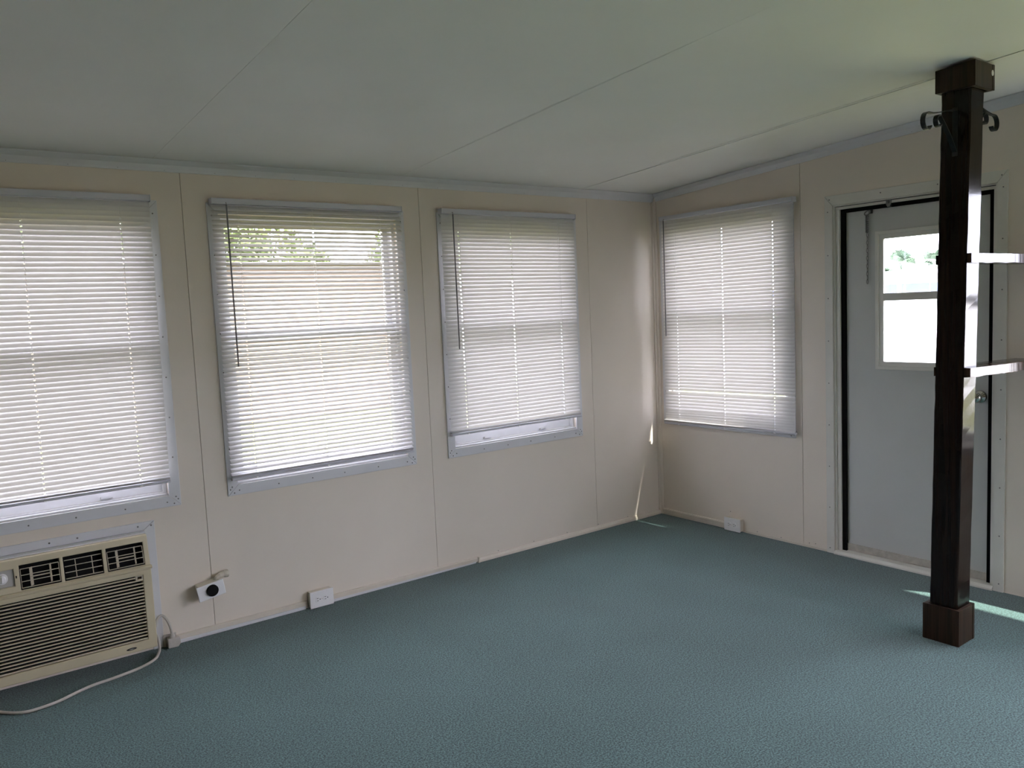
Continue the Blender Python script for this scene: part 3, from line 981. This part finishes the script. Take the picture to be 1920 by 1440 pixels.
VENTS = [(-3.503, -3.356), (-3.665, -3.518), (-3.822, -3.678)]
vz0, vz1 = 0.420, 0.517
cx0, cx1, cz0, cz1 = -3.975, -3.841, 0.440, 0.507
vh = [(p, q, vz0, vz1) for p, q in VENTS] + [(cx0, cx1, cz0, cz1)]
MB(slope_tf).panel(x0, x1, zlip + 0.0125, z1, 0.0550, 0.1000, vh).build('vent_panel', M['ac'], ac, bevel=0.003)
for k, (p, q) in enumerate(VENTS):
    v = empty('vent', ((p + q) / 2, -0.09, vz0), ac)
    bxm = MB(slope_tf)
    t = 0.0012
    bxm.box((p + 0.0002, 0.0560, vz0 + 0.0002), (q - 0.0002, 0.0580, vz1 - 0.0002))
    for (aa, bb) in (((p + 0.0002, 0.058, vz0), (p + t, 0.098, vz1)), ((q - t, 0.058, vz0), (q - 0.0002, 0.098, vz1)), ((p, 0.058, vz0 + 0.0002), (q, 0.098, vz0 + t)), ((p, 0.058, vz1 - t), (q, 0.098, vz1 - 0.0002))):
        bxm.box(aa, bb)
    bxm.build('recess', M['black'], v)
    # directional grille: a tilted rectangular frame, two cross bars, two fins
    gz0_, gz1_ = vz0 + 0.008, vz1 - 0.016
    tiltv = (0.006, 0.004, 0.006)[k]

    def gtf(u, w, z, tl=tiltv):
        f = (z - gz0_) / (gz1_ - gz0_)
        return slope_tf(u, w + tl * (1 - f), z)
    W_ = 0.0021
    g = MB(gtf)
    pa, qa = p + 0.004, q - 0.004
    rows = [gz0_ + (gz1_ - gz0_) * f for f in (0, 0.333, 0.667, 1)]
    for z in rows:
        g.box((pa, 0.094, z - W_ / 2), (qa, 0.0985, z + W_ / 2))
    if k != 1:
        for u in (pa, qa):
            g.box((u - W_ / 2, 0.094, gz0_), (u + W_ / 2, 0.0985, gz1_))
    g.build('vent_grille', M['acgrille'], v)
    for n_, f in enumerate((0.27, 0.78) if k != 1 else (0.29, 0.74)):
        u = pa + (qa - pa) * f
        if k == 1:
            MB(gtf).box((u - 0.0014, 0.0935, gz0_ + 0.001), (u + 0.0014, 0.0990, gz1_ - 0.001)).build('louver', M['acgrille'], v)
        else:
            hw = (0.0055, 0.0035)[n_]
            MB(gtf).hexa([(u - hw, 0.090, gz0_ + 0.001), (u + hw, 0.080, gz0_ + 0.001), (u + hw + 0.001, 0.081, gz0_ + 0.001), (u - hw + 0.001, 0.0915, gz0_ + 0.001),
                          (u - hw, 0.090, gz1_ - 0.001), (u + hw, 0.080, gz1_ - 0.001), (u + hw + 0.001, 0.081, gz1_ - 0.001), (u - hw + 0.001, 0.0915, gz1_ - 0.001)]).build('louver', M['acgrille'], v)
    if k != 1:
        zc = (gz0_ + gz1_) / 2
        MB(gtf).box((pa + (qa - pa) * 0.24, 0.089, zc - 0.002), (pa + (qa - pa) * 0.80, 0.093, zc + 0.002)).build('link_bar', M['acgrille'], v)
cp = MB(slope_tf).box((cx0 + 0.0003, 0.0712, cz0 + 0.0003), (cx1 - 0.0003, 0.0900, cz1 - 0.0003)).build('control_panel', M['silver'], ac)
for u in (-3.883, -3.938):
    def kf(p, q, h, u=u):
        return slope_tf(u + p, h, 0.475 + q)
    kb = MB().lathe([(0.021, 0.0903), (0.021, 0.0945), (0.014, 0.0965), (0.013, 0.106), (0.011, 0.1085), (0.001, 0.109)], kf, 20).build('knob', M['plate'], cp, smooth=False)
    MB(slope_tf).box((u - 0.0025, 0.107, 0.464), (u + 0.0025, 0.1125, 0.486)).build('pointer', M['plate'], cp, bevel=0.0008)
MB(slope_tf).box((-3.836, 0.0998, 0.470), (-3.832, 0.1006, 0.480)).build('indicator', M['black'], ac)
# power cord: loop on the carpet and the plug end
cord_pts = [(-3.340, -0.060, 0.105), (-3.327, -0.068, 0.080), (-3.321, -0.066, 0.045), (-3.322, -0.070, 0.018), (-3.333, -0.092, 0.008), (-3.360, -0.138, 0.006), (-3.424, -0.184, 0.006), (-3.525, -0.215, 0.006), (-3.622, -0.232, 0.006), (-3.690, -0.262, 0.006), (-3.750, -0.293, 0.006), (-3.812, -0.308, 0.006), (-3.870, -0.305, 0.006), (-3.925, -0.260, 0.006), (-3.975, -0.190, 0.006), (-4.03, -0.12, 0.006)]


def smooth_path(pts, n=6):
    pts = [Vector(p) for p in pts]
    out = []
    for i in range(len(pts) - 1):
        p0, p1, p2, p3 = pts[max(i - 1, 0)], pts[i], pts[i + 1], pts[min(i + 2, len(pts) - 1)]
        for k in range(n):
            t = k / n
            out.append(0.5 * ((2 * p1) + (p2 - p0) * t + (2 * p0 - 5 * p1 + 4 * p2 - p3) * t * t + (3 * p1 - p0 - 3 * p2 + p3) * t ** 3))
    out.append(pts[-1])
    return out


pc = MB().tube(smooth_path(cord_pts), 0.0062, 8).build('power_cord', M['cable'], ac, smooth=True)
pg = MB()
pg.prism([(-3.281, 0.004), (-3.238, 0.002), (-3.226, 0.016), (-3.226, 0.040), (-3.238, 0.047), (-3.281, 0.047)], lambda p, q, t: (p, t, q), -0.056, -0.020)
plug = pg.build('plug', M['cable'], ac, bevel=0.003)
MB().tube(smooth_path([(-3.257, -0.040, 0.046), (-3.259, -0.040, 0.070), (-3.264, -0.041, 0.100), (-3.276, -0.044, 0.135), (-3.292, -0.048, 0.158), (-3.308, -0.052, 0.160), (-3.322, -0.056, 0.145), (-3.328, -0.060, 0.120)]), 0.0058, 8).build('plug_cord', M['cable'], plug, smooth=True)
MB().tube([(-3.257, -0.040, 0.044), (-3.257, -0.040, 0.052), (-3.258, -0.040, 0.066)], [0.0125, 0.0105, 0.0075], 12).build('strain_relief', M['cable'], plug)
MB().box((-3.292, -0.019, 0.004), (-3.236, -0.0172, 0.058)).build('socket_plate', M['cable'], plug)
# white casing strips round the unit
g = 0.0006
t4 = struct(MB(left_tf).prism([(-4.045, 0.588), (-3.286, 0.588), (-3.333, 0.5515), (-3.998, 0.5515)], lambda p, q, t: (p, t, q), 0, 0.009).build('trim_4', M['trim'], bevel=0.002), 'white casing strip directly above the air conditioner', 'trim')
t5 = struct(MB(left_tf).prism([(-3.3322, 0.0), (-3.2865, 0.0), (-3.2855, 0.587), (-3.3322, 0.5510)], lambda p, q, t: (p, t, q), 0, 0.009).build('trim_5', M['trim'], bevel=0.002), 'white casing strip standing right of the air conditioner', 'trim')
MB(left_tf).prism([(-3.335, 0.5465), (-3.335, 0.5510), (-3.998, 0.5510), (-3.998, 0.5465)], lambda p, q, t: (p, t, q), -0.004, 0.055).build('sleeve_lip', M['trim'], t4)
screws(left_tf, [(-3.355, 0.571), (-3.30, 0.568), (-3.595, 0.570), (-3.70, 0.570), (-3.90, 0.571)], 0.009, 'screws', t4, 0.004)


# ------------------------------------------------------------------ outlets
def outlet(tf, u0, z0, w, h, dep, label, name='electrical_outlet'):
    o = tag(empty(name, tf(u0 + w / 2, dep / 2, 0)), label, 'outlet', 'surface-mounted double outlets')
    MB(tf).box((u0 + 0.004, 0.0003, z0 + 0.003), (u0 + w - 0.004, dep - 0.008, z0 + h - 0.003)).build('box', M['ivory'], o, bevel=0.002)
    MB(tf).box((u0, dep - 0.008, z0), (u0 + w, dep, z0 + h)).build('cover_plate', M['plate'], o, bevel=0.0025)
    zc = z0 + h / 2
    for du in (-0.0205, 0.0205):
        uc = u0 + w / 2 + du
        pts = []
        for t in range(24):
            an = t * math.pi / 12
            pts.append((max(-0.0135, min(0.0135, 0.0172 * math.cos(an))), 0.0172 * math.sin(an)))
        rc = MB(tf).prism(pts, lambda p, q, t: (uc + p, t, zc + q), dep - 0.001, dep + 0.0022).build('receptacle', M['plate'], o, bevel=0.0006)
        s = MB(tf)
        s.box((uc - 0.0085, dep + 0.0021, zc + 0.0048), (uc + 0.0005, dep + 0.0026, zc + 0.0070))
        s.box((uc - 0.0075, dep + 0.0021, zc - 0.0070), (uc + 0.0005, dep + 0.0026, zc - 0.0048))
        s.lathe([(0.0026, dep + 0.0021), (0.0026, dep + 0.0026)], lambda p, q, hh: (uc + 0.0085 + p, hh, zc + q), 10)
        s.build('slots', M['black'], rc)
    MB(tf).lathe([(0.003, dep - 0.0005), (0.003, dep + 0.0008), (0.0015, dep + 0.0014)], lambda p, q, hh: (u0 + w / 2 + p, hh, zc + q), 10).build('screw', M['ivory'], o)
    return o


o1 = outlet(left_tf, -2.599, 0.003, 0.126, 0.084, 0.045, 'white double outlet box at the foot of the wall under the greenery window')
o2 = outlet(right_tf, 0.580, 0.003, 0.122, 0.082, 0.042, 'cream-white double outlet box at the foot of the wall between corner and door')
MB(right_tf).lathe([(0.007, 0), (0.007, 0.0006)], lambda p, q, h: (0.7 - 0.0041 + h, 0.016 + p, 0.045 + q), 12).build('knockout', M['black'], o2)

# black single receptacle in a tilted box standing off the wall
rx, rz, ra = -3.080, 0.229, math.radians(8.5)
rb = tag(empty('wall_receptacle', (rx, -0.035, rz)), 'white cover plate with one round black socket, tilted, beside the air conditioner', 'outlet')


def rtf(u, v, z):
    return (rx + u * math.cos(ra) - z * math.sin(ra), -v, rz + u * math.sin(ra) + z * math.cos(ra))


MB(rtf).box((-0.050, 0.0003, -0.028), (0.050, 0.066, 0.030)).build('box', M['ivory'], rb, bevel=0.003)
MB(rtf).box((-0.0615, 0.066, -0.0365), (0.0615, 0.073, 0.0335)).build('cover_plate', M['plate'], rb, bevel=0.0025)
MB(rtf).lathe([(0.027, 0.0725), (0.027, 0.080), (0.0255, 0.0825), (0.001, 0.083)], lambda p, q, h: (0.004 + p, h, -0.001 + q), 28).build('socket', M['black'], rb)
MB(rtf).lathe([(0.003, 0.0728), (0.003, 0.0742), (0.0015, 0.0746)], lambda p, q, h: (0.041 + p, h, 0.002 + q), 10).build('screw', M['plate'], rb)
el = [(0.035, 0.030, 0.020), (0.048, 0.032, 0.034), (0.062, 0.034, 0.040), (0.080, 0.034, 0.040), (0.092, 0.034, 0.038)]
MB(rtf).tube(el, [0.011, 0.012, 0.0135, 0.014, 0.014], 14).build('conduit_elbow', M['ivory'], rb, smooth=False)
MB(rtf).tube([(0.080, 0.034, 0.040), (0.089, 0.034, 0.039), (0.098, 0.033, 0.037), (0.100, 0.033, 0.0365)], [0.0160, 0.0175, 0.017, 0.013], 14).build('conduit_cap', M['ivory'], rb)

# ------------------------------------------------------------------ outside
struct(MB().box((-40, 0.11, GRADE - 0.2), (10.0, 60, GRADE)).build('lawn', M['grass']), 'sunlit yellow-green lawn outside the window wall', 'ground')
struct(MB().box((10.0, -40, GRADE - 0.2), (95, 60, GRADE + 0.01)).build('driveway', M['concrete']), 'bright pale concrete outside the door', 'ground')
struct(MB().box((0.11, -40, GRADE - 0.2), (10.0, 0.11, GRADE + 0.005)).build('side_lawn', M['grass']), 'strip of lawn along the door wall', 'ground')
struct(MB().box((-40, -40, GRADE - 0.2), (0.11, YB - 0.2, GRADE)).build('yard', M['soil']), 'dark ground behind the building, out of sight', 'ground')

struct(MB().box((-30, -14.2, GRADE), (14, -14, 2.5)).build('sky_screen', M['bark']), 'added dark fence behind the building, out of sight', 'screen')  # added screen, unseen, keeps low sky light off the upper walls
# neighbouring house across the lawn
nb = tag(empty('neighbouring_house', (-4.4, 11, GRADE)), 'long beige house across the lawn seen through the blinds', 'house')
hx0, hx1, hy = -17.0, 4.6, 11.0
MB().box((hx0, hy + 0.02, GRADE), (hx1, hy + 3.2, 2.45)).build('wall', M['siding'], nb)
lp, lc = MB().prism([(0.0, 0.0), (-0.025, 0.0), (-0.006, 0.205), (0.0, 0.205)], lambda p, q, t: (t, hy + 0.019 + p, q), hx0, hx1).mesh('siding_board', M['siding'])
for i in range(13):
    place('siding_board', lp, lc + Vector((0, 0, GRADE + 0.2 + 0.2 * i - 0.15)), nb)
rf_ = MB()
rf_.prism([(hy - 0.35, 2.44), (hy + 3.6, 2.44), (hy + 3.6, 2.50), (hy + 1.6, 2.62), (hy - 0.35, 2.50)], lambda p, q, t: (t, p, q), hx0 - 0.3, hx1 + 0.3)
rf_.build('roof', M['shingle'], nb)
for wx in (-14, -9.6):
    fr = frame_mesh(MB(), wx, wx + 1.3, 0.9, 1.9, 0.07, hy - 0.05, hy - 0.02).build('window', M['extwhite'], nb)
    MB().box((wx + 0.06, hy - 0.035, 0.96), (wx + 1.24, hy - 0.03, 1.84)).build('pane', M['darkglass'], fr)


def leafy_tree(loc, h, r, n, label, seed, trunk_r=0.16):
    rnd = random.Random(seed)
    x, y, z = loc
    t = tag(empty('leafy_tree', loc), label, 'tree', 'trees around the neighbouring house')
    MB().tube([(x, y, z), (x + 0.1, y, z + h * 0.35), (x - 0.05, y + 0.1, z + h * 0.75)], [trunk_r, trunk_r * 0.8, trunk_r * 0.4], 8).build('trunk', M['bark'], t)
    for k in range(5):
        an = k * 1.3
        MB().tube([(x, y, z + h * 0.40), (x + 0.5 * r * math.cos(an), y + 0.5 * r * math.sin(an), z + h * 0.65)], [trunk_r * 0.5, trunk_r * 0.15], 6).build('bough', M['bark'], t)
    vs, fs = [], []
    blobs = [(rnd.uniform(-.6, .6) * r, rnd.uniform(-.6, .6) * r, h * (0.68 + rnd.uniform(-.16, .2)), r * rnd.uniform(0.4, 0.62)) for _ in range(9)]
    for i in range(n):
        bx, by, bz, rr = rnd.choice(blobs)
        d = Vector((rnd.gauss(0, 1), rnd.gauss(0, 1), rnd.gauss(0, 1))).normalized() * rr * rnd.uniform(0.55, 1.0)
        c = Vector((x + bx, y + by, z + bz)) + d
        a_ = Vector((rnd.gauss(0, 1), rnd.gauss(0, 1), rnd.gauss(0, 1))).normalized()
        b_ = a_.cross(Vector((rnd.gauss(0, 1), rnd.gauss(0, 1), rnd.gauss(0, 1)))).normalized()
        s = rnd.uniform(0.09, 0.17)
        k = len(vs)
        vs += [tuple(c - a_ * s), tuple(c + b_ * s * 0.45), tuple(c + a_ * s), tuple(c - b_ * s * 0.45)]
        fs.append((k, k + 1, k + 2, k + 3))
    m_ = MB()
    m_.add(vs, fs)
    stuff(m_.build('foliage', M['leaf'], t))
    return t


leafy_tree((3.0, 18.0, GRADE), 4.9, 2.0, 7000, 'leafy tree rising behind the beige house at the left of the greenery window', 1)
leafy_tree((6.3, 20.5, GRADE), 4.6, 1.1, 2600, 'slim leafy tree behind the beige house in the middle of the greenery window', 2)
leafy_tree((8.9, 18.6, GRADE), 4.8, 1.4, 3600, 'leafy tree behind the beige house at the right of the greenery window', 5)
leafy_tree((6.9, 9.5, GRADE), 5.6, 2.6, 5200, 'broad leafy tree outside the closed-blind window near the corner', 3)
leafy_tree((-1.4, 18.4, GRADE), 4.9, 2.3, 6000, 'leafy tree behind the beige house outside the leftmost window', 4)

# white low house over the road, and palms behind it
wh = tag(empty('white_house', (36, 16.5, GRADE)), 'low white house with shaded blue windows seen through the door window', 'house')
MB().box((36, 6, GRADE), (44, 27, 2.06)).build('wall', M['extwhite'], wh)
MB().prism([(35.2, 2.06), (44.8, 2.06), (44.8, 2.22), (40, 2.62), (35.2, 2.28)], lambda p, q, t: (p, t, q), 5.4, 27.6).build('roof', M['roofing'], wh)
for k in range(6):
    y = 8 + 3.05 * k
    f_ = MB().box((35.93, y - 0.06, 1.36), (35.99, y + 2.86, 1.90)).build('window', M['extwhite'], wh)
    MB().box((35.90, y, 1.41), (35.925, y + 1.36, 1.85)).build('pane', M['darkglass'], f_)
    MB().box((35.90, y + 1.44, 1.41), (35.925, y + 2.80, 1.85)).build('pane', M['darkglass'], f_)


def frond_mesh(L, n=17):
    """one fan frond: a stalk and a fan of narrow blades"""
    m_ = MB()
    m_.tube([(0, 0, 0), (L * 0.45, 0, 0.05 * L)], [0.03, 0.018], 5)
    for k in range(n):
        an = math.radians(-80 + 160 * k / (n - 1))
        d = Vector((math.cos(an), math.sin(an), 0))
        s = Vector((-d.y, d.x, 0))
        o = Vector((L * 0.45, 0, 0.05 * L))
        ln = L * 0.55 * (1 - 0.25 * abs(math.sin(an)))
        p1 = o + d * ln * 0.6 + s * 0.03 * L + Vector((0, 0, 0.02 * L))
        p2 = o + d * ln * 0.6 - s * 0.03 * L + Vector((0, 0, 0.02 * L))
        p3 = o + d * ln + Vector((0, 0, -0.12 * L))
        m_.add([tuple(o), tuple(p2), tuple(p3), tuple(p1)], [(0, 1, 2, 3)])
    return m_.mesh('frond', M['palm'], False, Vector((0, 0, 0)))[0]


def palm(loc, h, L, label, seed):
    rnd = random.Random(seed)
    t = tag(empty('fan_palm', loc), label, 'palm tree', 'palms behind the white house')
    x, y, z = loc
    MB().tube([(x, y, z), (x + 0.05, y, z + h * 0.5), (x, y + 0.03, z + h)], [0.26, 0.2, 0.17], 10).build('trunk', M['bark'], t)
    me = frond_mesh(L)
    for k in range(26):
        o = place('frond', me, (x, y, z + h), t)
        o.rotation_euler = (rnd.uniform(-0.3, 0.3), -math.radians(rnd.choice((-25, -5, 15, 35, 55, 75)) + rnd.uniform(-8, 8)), k * 2.4)
    return t


palm((70, 34.6, GRADE), 3.85, 2.3, 'fan palm showing whole in the door window', 5)
palm((80, 36.1, GRADE), 4.2, 2.4, 'fan palm half hidden behind the dark post', 6)
